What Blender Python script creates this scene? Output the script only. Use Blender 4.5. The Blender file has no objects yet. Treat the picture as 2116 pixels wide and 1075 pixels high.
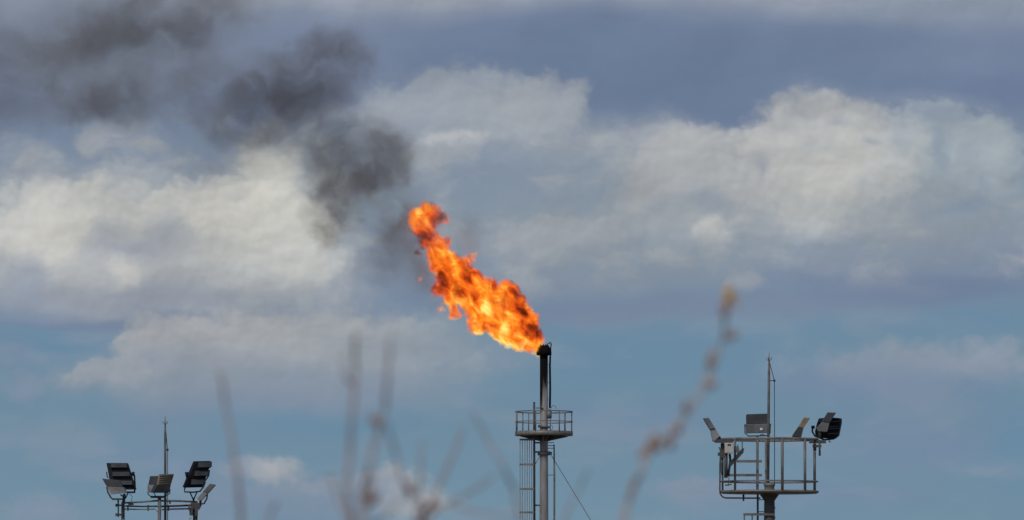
import bpy, bmesh, math, random
from math import sin, cos, pi, radians as R, sqrt
from mathutils import Vector, Matrix

S = bpy.context.scene
C = S.collection
random.seed(7)

# ------------------------------------------------------------------ camera
HFOV = R(6.1)
PITCH = R(3.5)
W0, H0 = 2116.0, 1075.0
F = W0 / (2 * math.tan(HFOV / 2))          # focal length in photograph pixels
CAM = Vector((0.0, 0.0, 1.6))
cam_data = bpy.data.cameras.new('camera')
cam_data.sensor_width = 36.0
cam_data.lens = 18.0 / math.tan(HFOV / 2)
cam_data.clip_start = 0.5
cam_data.clip_end = 60000.0
cam_data.dof.use_dof = True
cam_data.dof.focus_distance = 360.0
cam_data.dof.aperture_fstop = cam_data.lens / 20.0
cam = bpy.data.objects.new('camera', cam_data)
cam.location = CAM
cam.rotation_euler = (pi / 2 + PITCH, 0, 0)
C.objects.link(cam)
S.camera = cam

SUN_EL, SUN_AZ = R(42.0), R(205.0)         # azimuth clockwise from +Y: sun behind the camera, a little to the left

# ------------------------------------------------------------------ node helpers
def lin(c):
    o = []
    for v in c:
        v = v / 255.0
        o.append(v / 12.92 if v <= 0.04045 else ((v + 0.055) / 1.055) ** 2.4)
    return (o[0], o[1], o[2], 1.0)

class NT:
    def __init__(s, tree):
        s.t = tree
    def put(s, sock, v):
        if v is None:
            return
        if isinstance(v, bpy.types.NodeSocket):
            s.t.links.new(v, sock)
        else:
            sock.default_value = v
    def node(s, typ):
        return s.t.nodes.new(typ)
    def m(s, op, a, b=None, c=None, clamp=False):
        n = s.node('ShaderNodeMath'); n.operation = op; n.use_clamp = clamp
        s.put(n.inputs[0], a); s.put(n.inputs[1], b); s.put(n.inputs[2], c)
        return n.outputs[0]
    def v(s, op, a, b=None, c=None):
        n = s.node('ShaderNodeVectorMath'); n.operation = op
        s.put(n.inputs[0], a); s.put(n.inputs[1], b)
        if c is not None: s.put(n.inputs[2], c)
        return n.outputs['Value'] if op in ('LENGTH', 'DISTANCE', 'DOT_PRODUCT') else n.outputs[0]
    def scale(s, a, f):
        n = s.node('ShaderNodeVectorMath'); n.operation = 'SCALE'
        s.put(n.inputs[0], a); s.put(n.inputs['Scale'], f)
        return n.outputs[0]
    def mr(s, val, a, b, c=0.0, d=1.0, smooth=True):
        n = s.node('ShaderNodeMapRange'); n.interpolation_type = 'SMOOTHSTEP' if smooth else 'LINEAR'
        s.put(n.inputs[0], val)
        for i, x in enumerate((a, b, c, d)): s.put(n.inputs[i + 1], x)
        return n.outputs[0]
    def noise(s, vec, scale, detail=4.0, rough=0.5, color=False, dist=0.0):
        n = s.node('ShaderNodeTexNoise')
        s.put(n.inputs['Vector'], vec); s.put(n.inputs['Scale'], scale)
        s.put(n.inputs['Detail'], detail); s.put(n.inputs['Roughness'], rough); s.put(n.inputs['Distortion'], dist)
        return n.outputs['Color'] if color else n.outputs[0]
    def voro(s, vec, scale, detail=2.0, rough=0.6, lac=2.1):
        n = s.node('ShaderNodeTexVoronoi'); n.feature = 'SMOOTH_F1'; n.normalize = True; n.voronoi_dimensions = '2D'
        s.put(n.inputs['Vector'], vec); s.put(n.inputs['Scale'], scale); s.put(n.inputs['Detail'], detail)
        s.put(n.inputs['Roughness'], rough); s.put(n.inputs['Lacunarity'], lac); s.put(n.inputs['Smoothness'], .35)
        return n.outputs['Distance']
    def mix(s, f, a, b, blend='MIX'):
        n = s.node('ShaderNodeMix'); n.data_type = 'RGBA'; n.blend_type = blend
        s.put(n.inputs['Factor'], f); s.put(n.inputs[6], a); s.put(n.inputs[7], b)
        return n.outputs[2]
    def ramp(s, val, stops, interp='LINEAR'):
        n = s.node('ShaderNodeValToRGB'); r = n.color_ramp; r.interpolation = interp
        while len(r.elements) > 1: r.elements.remove(r.elements[-1])
        r.elements[0].position = stops[0][0]; r.elements[0].color = stops[0][1]
        for p, c in stops[1:]:
            e = r.elements.new(p); e.color = c
        s.put(n.inputs[0], val)
        return n.outputs[0]
    def sep(s, v):
        n = s.node('ShaderNodeSeparateXYZ'); s.put(n.inputs[0], v); return n.outputs
    def com(s, x, y, z=0.0):
        n = s.node('ShaderNodeCombineXYZ'); s.put(n.inputs[0], x); s.put(n.inputs[1], y); s.put(n.inputs[2], z)
        return n.outputs[0]

# ------------------------------------------------------------------ world: Nishita sky under a broken deck of clouds
def make_world():
    w = bpy.data.worlds.new('World'); S.world = w; w.use_nodes = True
    t = w.node_tree; t.nodes.clear(); k = NT(t)
    sky = k.node('ShaderNodeTexSky'); sky.sky_type = 'NISHITA'; sky.sun_disc = False
    sky.sun_elevation = SUN_EL; sky.sun_rotation = SUN_AZ
    bg1 = k.node('ShaderNodeBackground'); bg1.inputs[1].default_value = 0.08
    t.links.new(sky.outputs[0], bg1.inputs[0])
    tc = k.node('ShaderNodeTexCoord')
    x, y, z = k.sep(tc.outputs['Generated'])
    # the sky's own azimuth / elevation, in units of 1/F radian
    az = k.m('MULTIPLY_ADD', k.m('ARCTAN2', x, y), F, 1058.0)
    el = k.m('MULTIPLY_ADD', k.m('ARCSINE', z), -F, 537.5 + PITCH * F)
    p = k.com(az, el, 0.0)
    pn = k.scale(p, 1 / 100.0)
    # billow warps: coarse to fine
    wa = k.noise(k.v('MULTIPLY', pn, (0.75, 0.9, 1)), 0.85, 10.0, 0.60, True)
    wb = k.noise(k.v('ADD', k.v('MULTIPLY', pn, (0.5, 0.8, 1)), (31.7, 8.3, 4.1)), 0.55, 4.0, 0.45, True)
    pr = k.v('MULTIPLY_ADD', k.v('SUBTRACT', wa, (0.5, 0.5, 0.5)), (165.0, 125.0, 0.0), p)
    ps = k.v('MULTIPLY_ADD', k.v('SUBTRACT', wb, (0.5, 0.5, 0.5)), (260.0, 130.0, 0.0), p)
    stops = [(-400, (126, 137, 158)), (-40, (150, 156, 168)), (10, (140, 149, 165)), (70, (115, 129, 156)), (200, (107, 123, 152)),
             (300, (122, 137, 158)), (450, (130, 145, 160)), (590, (118, 134, 158)), (690, (109, 138, 160)),
             (850, (109, 138, 159)), (1075, (112, 141, 161)), (1700, (150, 164, 176))]
    lo, hi = -400.0, 1700.0
    ely = k.sep(ps)[1]
    vn = k.noise(k.v('MULTIPLY', ps, (0.0030, 0.0085, 1)), 1.0, 5.0, .5)
    veil = k.mr(vn, .47, .68, 0, .6)
    pb = k.v('MULTIPLY_ADD', k.v('SUBTRACT', wa, (0.5, 0.5, 0.5)), (70.0, 60.0, 0.0), p)
    vq = k.v('MULTIPLY', pb, (0.0120, 0.0140, 1))
    b1 = k.voro(vq, 1.0)
    b2 = k.voro(k.v('ADD', vq, (-0.08, -0.15, 0.0)), 1.0)
    bump = k.m('MULTIPLY_ADD', b1, 1.5, -0.50)          # lumps pushed out of / into each cloud's outline
    col = k.ramp(k.mr(ely, lo, hi, 0, 1, False), [((a - lo) / (hi - lo), lin(c)) for a, c in stops])
    for e in CLOUDS:
        cx, cy, rx, ry, c, a, e0, kind = e[:8]
        g = 1.30 if kind[0] == 'r' else 1.12
        rx *= g; ry *= g
        src = pr if kind[0] == 'r' else ps
        d = k.v('MULTIPLY_ADD', src, (1.0 / rx, 1.0 / ry, 0.0), (-cx / rx, -cy / ry, 0.0))
        ln = k.v('LENGTH', d)
        if kind[0] == 'r':
            ln = k.m('MULTIPLY_ADD', bump, min(.62, 36.0 / min(rx, ry)), ln)
        f = k.mr(ln, 1.0, e0, 0.0, a)
        if kind[-1] == 'b':      # flat-topped bank: fades out downwards
            f = k.m('MULTIPLY', f, k.mr(k.v('DOT_PRODUCT', d, (0.0, 1.0, 0.0)), 0.95, -0.2, 0.0, 1.0))
        col = k.mix(f, col, lin(c))
    blue = k.mr(k.v('DOT_PRODUCT', col, (-1.0, 0.0, 1.0)), .12, .24)
    low = k.mr(ely, 560.0, 720.0)
    col = k.mix(k.m('MULTIPLY', k.m('MULTIPLY', veil, blue), low), col, lin((137, 148, 163)))
    dn = k.noise(k.v('MULTIPLY', pr, (0.0052, 0.0085, 1)), 1.0, 5.0, .5)
    deck = k.m('MULTIPLY', k.mr(ely, 215.0, 300.0), k.mr(ely, 640.0, 540.0))
    dull = k.mr(k.v('DOT_PRODUCT', col, (0.6, 0.3, 0.1)), .36, .25)
    col = k.mix(k.m('MULTIPLY', k.m('MULTIPLY', k.mr(dn, .44, .66, 0, .75), deck), dull), col, lin((157, 162, 167)))
    # billow relief inside the bright clouds: the tops of the puffs catch the light, their undersides do not
    pw = k.v('MULTIPLY_ADD', k.v('SUBTRACT', wa, (0.5, 0.5, 0.5)), (60.0, 55.0, 0.0), p)
    q = k.v('MULTIPLY', pw, (0.0095, 0.0115, 1))
    n1 = k.noise(q, 0.8, 3.0, 0.45)
    n2 = k.noise(k.v('ADD', q, (0.14, 0.26, 0.0)), 0.8, 3.0, 0.45)
    q2 = k.v('MULTIPLY', pw, (0.0032, 0.0062, 1))
    n3 = k.noise(k.v('ADD', q2, (4.4, 1.9, 2.0)), 1.0, 3.0, 0.5)
    rel = k.m('MULTIPLY_ADD', k.m('SUBTRACT', n2, n1), 0.45, k.m('MULTIPLY_ADD', n3, 0.9, -0.37))
    rel = k.m('MULTIPLY_ADD', k.m("SUBTRACT", b2, b1), .42, rel)
    lum = k.v('DOT_PRODUCT', col, (0.4, 0.4, 0.2))
    rel = k.m('MULTIPLY_ADD', k.m('MULTIPLY', k.m('SUBTRACT', lum, .335), deck), .85, rel)
    cloudy = k.mr(k.v('DOT_PRODUCT', col, (0.6, 0.3, 0.1)), 0.19, 0.40, 0.06, 1.0)
    col = k.mix(k.m('MULTIPLY', k.m('MULTIPLY', k.mr(b1, .42, .80), cloudy), .38), col, lin((141, 151, 164)))
    rel = k.m('MULTIPLY', rel, cloudy)
    rel = k.m('ADD', rel, k.m('MULTIPLY', k.m('MULTIPLY', k.m('SUBTRACT', dn, .5), k.mr(ely, 330.0, 120.0)), .35))
    col = k.v('MULTIPLY', col, k.v('ADD', k.v('MULTIPLY', k.com(rel, rel, rel), (1.0, .95, .87)), (1, 1, 1)))
    bg2 = k.node('ShaderNodeBackground'); bg2.inputs[1].default_value = 1.0
    t.links.new(col, bg2.inputs[0])
    # coverage: the bank of clouds low in the sky, broken higher up
    hn = k.noise(tc.outputs['Generated'], 3.0, 6.0, 0.55)
    cov = k.m('MULTIPLY', k.mr(hn, 0.48, 0.62), 0.7)
    cov = k.m('MAXIMUM', cov, k.mr(z, 0.22, 0.13))
    mx = k.node('ShaderNodeMixShader'); t.links.new(cov, mx.inputs[0])
    t.links.new(bg1.outputs[0], mx.inputs[1]); t.links.new(bg2.outputs[0], mx.inputs[2])
    out = k.node('ShaderNodeOutputWorld'); t.links.new(mx.outputs[0], out.inputs[0])
    w.cycles.sampling_method = 'MANUAL'; w.cycles.sample_map_resolution = 256

# (centre azimuth, centre height, half width, half height, colour, cover, inner edge, billow)
CLOUDS = [
    # high slate band and its pale upper rim
    (1000, -18, 1000, 44, (147, 154, 167), .65, .2, 's'),
    (1980, 30, 320, 60, (134, 147, 163), .7, .1, 's'),
    (1350, 140, 760, 130, (106, 123, 149), .9, .25, 's'),
    (1750, 150, 400, 110, (107, 124, 151), .7, .2, 's'),
    (2000, 110, 200, 60, (118, 132, 156), .6, .1, 's'),
    (640, 110, 330, 120, (117, 131, 155), .8, .2, 's'),
    (200, 120, 420, 180, (119, 130, 147), .9, .2, 's'),
    # centre banks
    (930, 275, 240, 118, (145, 154, 165), .85, .45, 'rb'),
    (1090, 255, 130, 85, (148, 155, 164), .7, .3, 'rb'),
    (1190, 300, 170, 75, (140, 150, 162), .7, .2, 'rb'),
    (935, 300, 75, 24, (170, 172, 175), .75, .2, 'rb'),
    (925, 330, 90, 40, (148, 155, 165), .5, .1, 's'),
    (1010, 350, 110, 50, (126, 141, 160), .6, .1, 's'),
    (1180, 390, 260, 60, (126, 142, 160), .7, .1, 's'),
    (1140, 500, 180, 74, (153, 158, 164), .85, .3, 'rb'),
    (1260, 475, 70, 52, (158, 161, 166), .7, .2, 'rb'),
    (1010, 560, 240, 70, (134, 147, 162), .6, .1, 's'),
    (1560, 430, 640, 190, (141, 152, 163), .75, .2, 's'),
    (1250, 330, 150, 60, (134, 147, 161), .6, .1, 'r'),
    (1330, 440, 120, 70, (146, 154, 162), .5, .1, 'r'),
    # right-hand cumulus
    (1400, 370, 130, 125, (160, 163, 166), .85, .2, 'r'),
    (1465, 310, 75, 52, (166, 168, 170), .75, .3, 'rb'),
    (1560, 400, 110, 100, (164, 166, 168), .75, .2, 'r'),
    (1700, 370, 165, 170, (170, 173, 173), .95, .2, 'r'),
    (1755, 330, 95, 85, (184, 183, 178), .75, .1, 'r'),
    (1620, 280, 60, 30, (158, 163, 168), .7, .3, 'r'),
    (1712, 215, 36, 24, (163, 167, 171), .7, .3, 'r'),
    (1850, 340, 110, 110, (160, 166, 170), .8, .3, 'r'),
    (1990, 350, 130, 125, (150, 162, 170), .8, .4, 'r'),
    (1978, 420, 95, 38, (114, 135, 160), .8, .0, 'r'),
    (1935, 305, 30, 60, (116, 135, 160), .7, .0, 'r'),
    (2012, 308, 28, 40, (118, 136, 160), .55, .0, 'r'),
    (2090, 420, 60, 90, (124, 143, 163), .6, .1, 's'),
    (1682, 292, 44, 24, (120, 137, 159), .75, .0, 'r'),
    (1525, 325, 28, 28, (124, 141, 160), .6, .0, 'r'),
    (1900, 212, 170, 30, (122, 136, 157), .7, .3, 's'),
    (1975, 236, 110, 16, (102, 121, 150), .7, .2, 's'),
    (1470, 430, 110, 40, (134, 146, 160), .6, .1, 's'),
    (1900, 480, 260, 75, (141, 151, 163), .6, .2, 's'),
    (1700, 530, 340, 60, (130, 143, 160), .7, .2, 's'),
    (1480, 495, 52, 54, (170, 172, 171), .85, .3, 'r'),
    (1350, 560, 320, 70, (134, 147, 160), .7, .2, 's'),
    (1535, 590, 42, 24, (150, 155, 164), .6, .1, 'r'),
    (1400, 645, 640, 34, (118, 132, 156), .65, .2, 's'),
    (1880, 612, 300, 46, (109, 125, 152), .75, .2, 's'),
    (1330, 735, 500, 75, (105, 137, 161), .8, .2, 's'),
    (1900, 690, 260, 34, (105, 137, 161), .7, .2, 's'),
    (1900, 757, 280, 56, (135, 147, 162), .9, .3, 'rb'),
    (2060, 745, 120, 46, (136, 148, 163), .7, .2, 'rb'),
    (1800, 790, 380, 50, (117, 134, 161), .6, .1, 's'),
    (1880, 910, 320, 130, (117, 137, 162), .6, .1, 's'),
    (2110, 930, 130, 110, (101, 137, 162), .7, .1, 's'),
    (1450, 1030, 120, 52, (130, 143, 162), .85, .2, 'rb'),
    (1330, 850, 180, 50, (113, 136, 160), .4, .1, 's'),
    (1450, 345, 150, 70, (163, 166, 169), .55, .72, 'rb'),
    (1690, 330, 160, 110, (174, 175, 174), .55, .75, 'rb'),
    (1650, 300, 90, 60, (172, 174, 174), .45, .7, 'rb'),
    (1790, 300, 110, 70, (170, 173, 173), .45, .75, 'rb'),
    (1940, 300, 120, 70, (156, 165, 171), .45, .75, 'rb'),
    (2040, 330, 70, 80, (154, 164, 171), .4, .7, 'rb'),
    (1830, 395, 60, 50, (168, 171, 172), .5, .6, 'rb'),
    (1740, 262, 26, 16, (122, 139, 160), .4, .0, 'r'),
    (1795, 300, 20, 18, (130, 145, 163), .4, .0, 'r'),
    (1850, 300, 24, 34, (138, 151, 165), .4, .0, 'r'),
    (1950, 390, 60, 22, (120, 139, 161), .4, .0, 'r'),
    (2030, 375, 30, 20, (126, 144, 163), .4, .0, 'r'),
    (1560, 345, 20, 30, (130, 145, 162), .4, .0, 'r'),
    (960, 235, 190, 70, (151, 158, 166), .5, .75, 'rb'),
    (1110, 225, 90, 50, (151, 157, 165), .5, .7, 'rb'),
    (1160, 480, 120, 40, (153, 157, 163), .5, .7, 'rb'),
    (1600, 480, 60, 90, (138, 150, 163), .55, .0, 's'),
    (1480, 420, 60, 40, (138, 148, 161), .55, .0, 's'),
    (1370, 450, 80, 50, (136, 149, 162), .5, .0, 's'),
    (1850, 425, 90, 40, (146, 154, 164), .5, .0, 's'),
    (1720, 470, 110, 40, (164, 167, 170), .5, .0, 'r'),
    (1690, 250, 60, 34, (168, 171, 173), .5, .3, 'rb'),
    # left-hand cumulus
    (230, 345, 230, 42, (123, 138, 160), .85, .2, 's'),
    (195, 302, 42, 36, (150, 155, 162), .75, .2, 'r'),
    (295, 312, 44, 20, (150, 155, 160), .75, .2, 'rb'),
    (60, 330, 70, 40, (140, 149, 162), .6, .1, 's'),
    (330, 560, 420, 110, (149, 155, 165), .85, .2, 's'),
    (640, 560, 120, 90, (156, 161, 167), .8, .2, 'r'),
    (120, 520, 200, 165, (168, 170, 171), .95, .35, 'rb'),
    (380, 520, 280, 150, (170, 172, 171), .95, .4, 'rb'),
    (560, 500, 165, 190, (172, 174, 172), .95, .3, 'rb'),
    (95, 480, 90, 70, (184, 183, 178), .7, .1, 'r'),
    (420, 450, 130, 62, (186, 185, 180), .7, .1, 'r'),
    (545, 350, 70, 90, (176, 177, 172), .85, .2, 'r'),
    (110, 450, 110, 66, (181, 181, 177), .5, .7, 'rb'),
    (250, 430, 120, 52, (172, 174, 172), .5, .75, 'rb'),
    (440, 440, 140, 62, (184, 183, 178), .5, .75, 'rb'),
    (600, 470, 90, 60, (180, 180, 175), .45, .7, 'rb'),
    (180, 470, 40, 30, (184, 183, 178), .5, .4, 'rb'),
    (330, 470, 36, 60, (156, 161, 169), .5, .2, 'r'),
    (230, 480, 46, 26, (158, 162, 168), .5, .3, 'r'),
    (250, 545, 130, 50, (152, 158, 167), .6, .0, 's'),
    (520, 560, 110, 50, (158, 163, 168), .5, .0, 's'),
    (40, 560, 60, 60, (138, 148, 164), .7, .1, 's'),
    (260, 520, 120, 40, (148, 154, 166), .75, .1, 'r'),
    (330, 610, 380, 50, (143, 150, 163), .8, .1, 's'),
    (270, 560, 45, 30, (178, 178, 174), .6, .1, 'r'),
    (645, 560, 85, 50, (170, 172, 171), .6, .1, 'r'),
    (780, 570, 110, 60, (126, 142, 160), .6, .1, 's'),
    (330, 655, 400, 20, (113, 128, 154), .8, .2, 's'),
    (700, 630, 200, 26, (124, 139, 160), .6, .1, 's'),
    (90, 640, 150, 22, (128, 140, 162), .5, .1, 's'),
    (140, 710, 200, 62, (105, 136, 161), .8, .2, 's'),
    (20, 740, 60, 70, (116, 134, 161), .5, .1, 's'),
    (310, 712, 80, 42, (153, 157, 164), .85, .3, 'rb'),
    (500, 715, 210, 68, (160, 162, 165), .95, .4, 'rb'),
    (620, 745, 370, 105, (154, 158, 164), .95, .4, 'rb'),
    (760, 715, 200, 80, (153, 158, 163), .85, .3, 'rb'),
    (900, 720, 260, 80, (132, 145, 160), .7, .1, 's'),
    (450, 760, 330, 80, (140, 149, 161), .6, .1, 's'),
    (250, 780, 150, 52, (143, 150, 161), .9, .2, 'rb'),
    (460, 800, 330, 70, (135, 146, 160), .8, .1, 's'),
    (320, 700, 70, 34, (157, 160, 165), .5, .7, 'rb'),
    (480, 690, 80, 34, (158, 161, 165), .5, .7, 'rb'),
    (600, 685, 70, 28, (154, 158, 164), .4, .7, 'rb'),
    (730, 680, 60, 30, (153, 158, 164), .4, .6, 'rb'),
    (230, 765, 70, 30, (149, 155, 162), .5, .7, 'rb'),
    (62, 790, 50, 36, (129, 142, 161), .7, .1, 'r'),
    (520, 840, 360, 32, (124, 139, 161), .5, .1, 's'),
    (640, 890, 280, 46, (104, 137, 161), .6, .1, 's'),
    (330, 880, 200, 60, (120, 138, 162), .4, .1, 's'),
    (560, 975, 84, 34, (160, 162, 166), .9, .1, 'r'),
    (500, 980, 60, 26, (135, 147, 163), .7, .1, 'r'),
    (500, 1030, 190, 60, (122, 138, 163), .6, .1, 's'),
    (800, 995, 95, 32, (152, 157, 165), .85, .2, 'r'),
    (655, 1010, 80, 26, (146, 153, 164), .6, .1, 'r'),
    (850, 1036, 85, 36, (162, 163, 167), .8, .1, 'r'),
    (700, 1040, 160, 50, (128, 143, 163), .6, .1, 's'),
    (1250, 860, 260, 60, (113, 136, 161), .5, .1, 's'),
    (720, 810, 340, 70, (129, 142, 160), .7, .1, 's'),
    (330, 960, 260, 60, (117, 137, 163), .5, .1, 's'),
    (1750, 1030, 300, 50, (115, 136, 162), .5, .1, 's'),
    (90, 1068, 140, 46, (130, 144, 163), .75, .1, 'rb'),
    (370, 1060, 110, 34, (122, 138, 163), .5, .1, 's'),
    (355, 985, 30, 36, (126, 143, 165), .5, .1, 's'),
]
make_world()

sun_d = bpy.data.lights.new('sun', 'SUN'); sun_d.energy = 1.3; sun_d.angle = R(10); sun_d.color = (1.0, 0.94, 0.86)
sun = bpy.data.objects.new('sun', sun_d); C.objects.link(sun)
sd = Vector((sin(SUN_AZ) * cos(SUN_EL), cos(SUN_AZ) * cos(SUN_EL), sin(SUN_EL)))
sun.rotation_euler = sd.to_track_quat('Z', 'Y').to_euler()
sun.location = (0, -20, 60)
S.view_settings.view_transform = 'Standard'; S.view_settings.look = 'None'
S.view_settings.exposure = 0.0; S.view_settings.gamma = 1.0

# ------------------------------------------------------------------ geometry helpers
def P(px, py, Y):
    """a point of the place: the photograph's ray through (px, py) at distance Y"""
    u = (px - W0 / 2) / F; v = -(py - H0 / 2) / F
    d = Vector((u, cos(PITCH) - v * sin(PITCH), sin(PITCH) + v * cos(PITCH)))
    return CAM + d * (Y / d.y)

EACH = {'pipe_clamp', 'clamp', 'stay_bar', 'pipe_bracket', 'hose_loop', 'step_peg', 'gate_bar', 'support_bracket', 'loose_cable', 'burner_nozzle', 'fin', 'slat', 'fin_cheek', 'ballast_box', 'cable_bracket'}
class MB:
    def __init__(s):
        s.bm = bmesh.new()
    def tube(s, pts, r, n=10, caps=True, closed=False):
        pts = [Vector(p) for p in pts]
        rs = r if isinstance(r, (list, tuple)) else [r] * len(pts)
        m = len(pts); rings = []; up = None
        for i, p in enumerate(pts):
            if closed:
                t = pts[(i + 1) % m] - pts[i - 1]
            else:
                t = pts[min(i + 1, m - 1)] - pts[max(i - 1, 0)]
            t.normalize()
            if up is None:
                up = Vector((0, 0, 1)) if abs(t.z) < 0.9 else Vector((0, 1, 0))
            a = t.cross(up)
            if a.length < 1e-4: a = t.orthogonal()
            a.normalize(); b = a.cross(t).normalized(); up = b
            rings.append([s.bm.verts.new(p + (a * cos(2 * pi * j / n) + b * sin(2 * pi * j / n)) * rs[i]) for j in range(n)])
        for i in range(m if closed else m - 1):
            A, B = rings[i], rings[(i + 1) % m]
            for j in range(n):
                f = s.bm.faces.new((A[j], A[(j + 1) % n], B[(j + 1) % n], B[j])); f.smooth = True
        if caps and not closed:
            s.bm.faces.new(rings[0]); s.bm.faces.new(rings[-1][::-1])
        return s
    def ring(s, c, rad, r, n=32, k=8, a0=0.0, a1=2 * pi, ry=None):
        c = Vector(c); ry = rad if ry is None else ry
        full = abs(a1 - a0 - 2 * pi) < 1e-6
        cnt = n if full else n + 1
        return s.tube([c + Vector((rad * cos(a0 + (a1 - a0) * i / n), ry * sin(a0 + (a1 - a0) * i / n), 0)) for i in range(cnt)], r, k, True, full)
    def lathe(s, c, prof, n=24):
        c = Vector(c); rings = []
        for rr, z in prof:
            rings.append([s.bm.verts.new(c + Vector((rr * cos(2 * pi * j / n), rr * sin(2 * pi * j / n), z))) for j in range(n)])
        for A, B in zip(rings, rings[1:]):
            for j in range(n):
                f = s.bm.faces.new((A[j], A[(j + 1) % n], B[(j + 1) % n], B[j])); f.smooth = n > 12
        s.bm.faces.new(rings[0][::-1]); s.bm.faces.new(rings[-1])
        return s
    def box(s, c, size, rot=None):
        c = Vector(c); vs = []
        for dx in (-.5, .5):
            for dy in (-.5, .5):
                for dz in (-.5, .5):
                    v = Vector((dx * size[0], dy * size[1], dz * size[2]))
                    if rot is not None: v = rot @ v
                    vs.append(s.bm.verts.new(c + v))
        for q in ((0, 1, 3, 2), (4, 6, 7, 5), (0, 4, 5, 1), (2, 3, 7, 6), (0, 2, 6, 4), (1, 5, 7, 3)):
            s.bm.faces.new([vs[i] for i in q])
        return s
    def slab(s, corners, th, vec=None):
        """a plate: outline of 3D points given a thickness along its normal (away from the viewer) or along vec"""
        pts = [Vector(p) for p in corners]
        if vec is None:
            nrm = (pts[1] - pts[0]).cross(pts[-1] - pts[0]).normalized()
            if nrm.y < 0: nrm = -nrm
            vec = nrm * th
        vec = Vector(vec)
        A = [s.bm.verts.new(p) for p in pts]; B = [s.bm.verts.new(p + vec) for p in pts]
        s.bm.faces.new(A); s.bm.faces.new(B[::-1]); n = len(A)
        for i in range(n):
            s.bm.faces.new((A[i], B[i], B[(i + 1) % n], A[(i + 1) % n]))
        return s
    def obj(s, name, mat, parent=None, origin=None, bevel=0.0):
        bmesh.ops.recalc_face_normals(s.bm, faces=s.bm.faces)
        if name in EACH:                       # pieces one can count: every loose piece becomes a part of its own
            s.bm.verts.index_update(); seen = set(); groups = []
            for v in s.bm.verts:
                if v.index in seen: continue
                st = [v]; g = []; seen.add(v.index)
                while st:
                    w = st.pop(); g.append(w)
                    for e in w.link_edges:
                        o_ = e.other_vert(w)
                        if o_.index not in seen: seen.add(o_.index); st.append(o_)
                groups.append(g)
            if len(groups) > 1:
                for g in groups:
                    mb = MB(); mp = {v.index: mb.bm.verts.new(v.co) for v in g}
                    for f in {f for v in g for f in v.link_faces}:
                        nf = mb.bm.faces.new([mp[v.index] for v in f.verts]); nf.smooth = f.smooth
                    mb.obj(name, mat, parent, origin, bevel)
                s.bm.free()
                return None
        if bevel:
            bmesh.ops.bevel(s.bm, geom=[e for e in s.bm.edges if len(e.link_faces) == 2 and e.calc_face_angle() > 0.6],
                            offset=bevel, segments=2, affect='EDGES', profile=0.6)
        o = origin if origin is not None else ORIGIN
        for v in s.bm.verts: v.co -= o
        me = bpy.data.meshes.new(name); s.bm.to_mesh(me); s.bm.free()
        ob = bpy.data.objects.new(name, me); C.objects.link(ob)
        if mat: me.materials.append(mat)
        if parent: ob.parent = parent
        else: ob.location = o
        return ob

ORIGIN = Vector((0, 0, 0))
def thing(name, loc, label, cat, group=None):
    global ORIGIN
    o = bpy.data.objects.new(name, None); C.objects.link(o); o.location = loc; o.empty_display_size = 0.5
    o['label'] = label; o['category'] = cat
    if group: o['group'] = group
    ORIGIN = Vector(loc)
    return o
def lab(o, text):
    o['label'] = text; return o

# ------------------------------------------------------------------ materials
def mat_paint(name, c, rough=0.6, metal=0.0, var=0.25, scale=3.0, dirt=None, dirt_amt=0.5, dirt_scale=(2.0, 2.0, 0.5), bump=0.1, spec=0.4):
    m = bpy.data.materials.new(name); m.use_nodes = True; t = m.node_tree; k = NT(t)
    b = t.nodes['Principled BSDF']
    tc = k.node('ShaderNodeTexCoord').outputs['Object']
    n = k.noise(tc, scale, 6.0, 0.6)
    lo = [x * (1 - var) for x in c] + [1]; hi = [min(1, x * (1 + var)) for x in c] + [1]
    col = k.ramp(n, [(0.3, lo), (0.7, hi)])
    if dirt:
        d = k.noise(k.v('MULTIPLY', tc, dirt_scale), scale * 1.3, 5.0, 0.65)
        col = k.mix(k.mr(d, 0.5, 0.72, 0, dirt_amt), col, (*dirt, 1))
    k.put(b.inputs['Base Color'], col)
    k.put(b.inputs['Roughness'], k.mr(n, 0.3, 0.7, max(0, rough - .12), min(1, rough + .12)))
    b.inputs['Metallic'].default_value = metal
    b.inputs['Specular IOR Level'].default_value = spec
    if bump:
        bn = k.node('ShaderNodeBump'); bn.inputs['Strength'].default_value = bump; bn.inputs['Distance'].default_value = 0.02
        k.put(bn.inputs['Height'], k.noise(tc, scale * 6, 3.0)); t.links.new(bn.outputs[0], b.inputs['Normal'])
    return m

GALV = mat_paint('galvanised steel', (0.205, 0.195, 0.185), .55, 0.35, .3, 3, (0.10, 0.065, 0.045), .55)
GALV_D = mat_paint('weathered dark steel', (0.085, 0.082, 0.08), .6, 0.3, .3, 3, (0.07, 0.045, 0.03), .5)
BLACK = mat_paint('black cast housing', (0.012, 0.013, 0.016), .6, 0.0, .35, 4, (0.035, 0.035, 0.035), .4, spec=.15)
BLACK2 = mat_paint('grey black cooling fins', (0.052, 0.057, 0.062), .5, 0.0, .3, 4, spec=.2)
DGREY = mat_paint('dark grey housing', (0.052, 0.054, 0.06), .5, 0.1, .25, 4)
MGREY = mat_paint('mid grey aluminium', (0.15, 0.15, 0.155), .45, 0.3, .2, 4)
LGREY = mat_paint('pale grey aluminium', (0.27, 0.27, 0.275), .45, 0.3, .15, 4)
TAN = mat_paint('tan painted reflection', (0.24, 0.17, 0.10), .6, 0.0, .25, 5)  # warm light reflected by the glass fronts, put into the base colour
CREAM = mat_paint('cream enamel', (0.50, 0.47, 0.42), .5, 0.0, .12, 4, (0.2, 0.14, 0.08), .3)
WHITE = mat_paint('white sticker', (0.75, 0.75, 0.72), .6, 0.0, .05, 4, bump=0)
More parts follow.
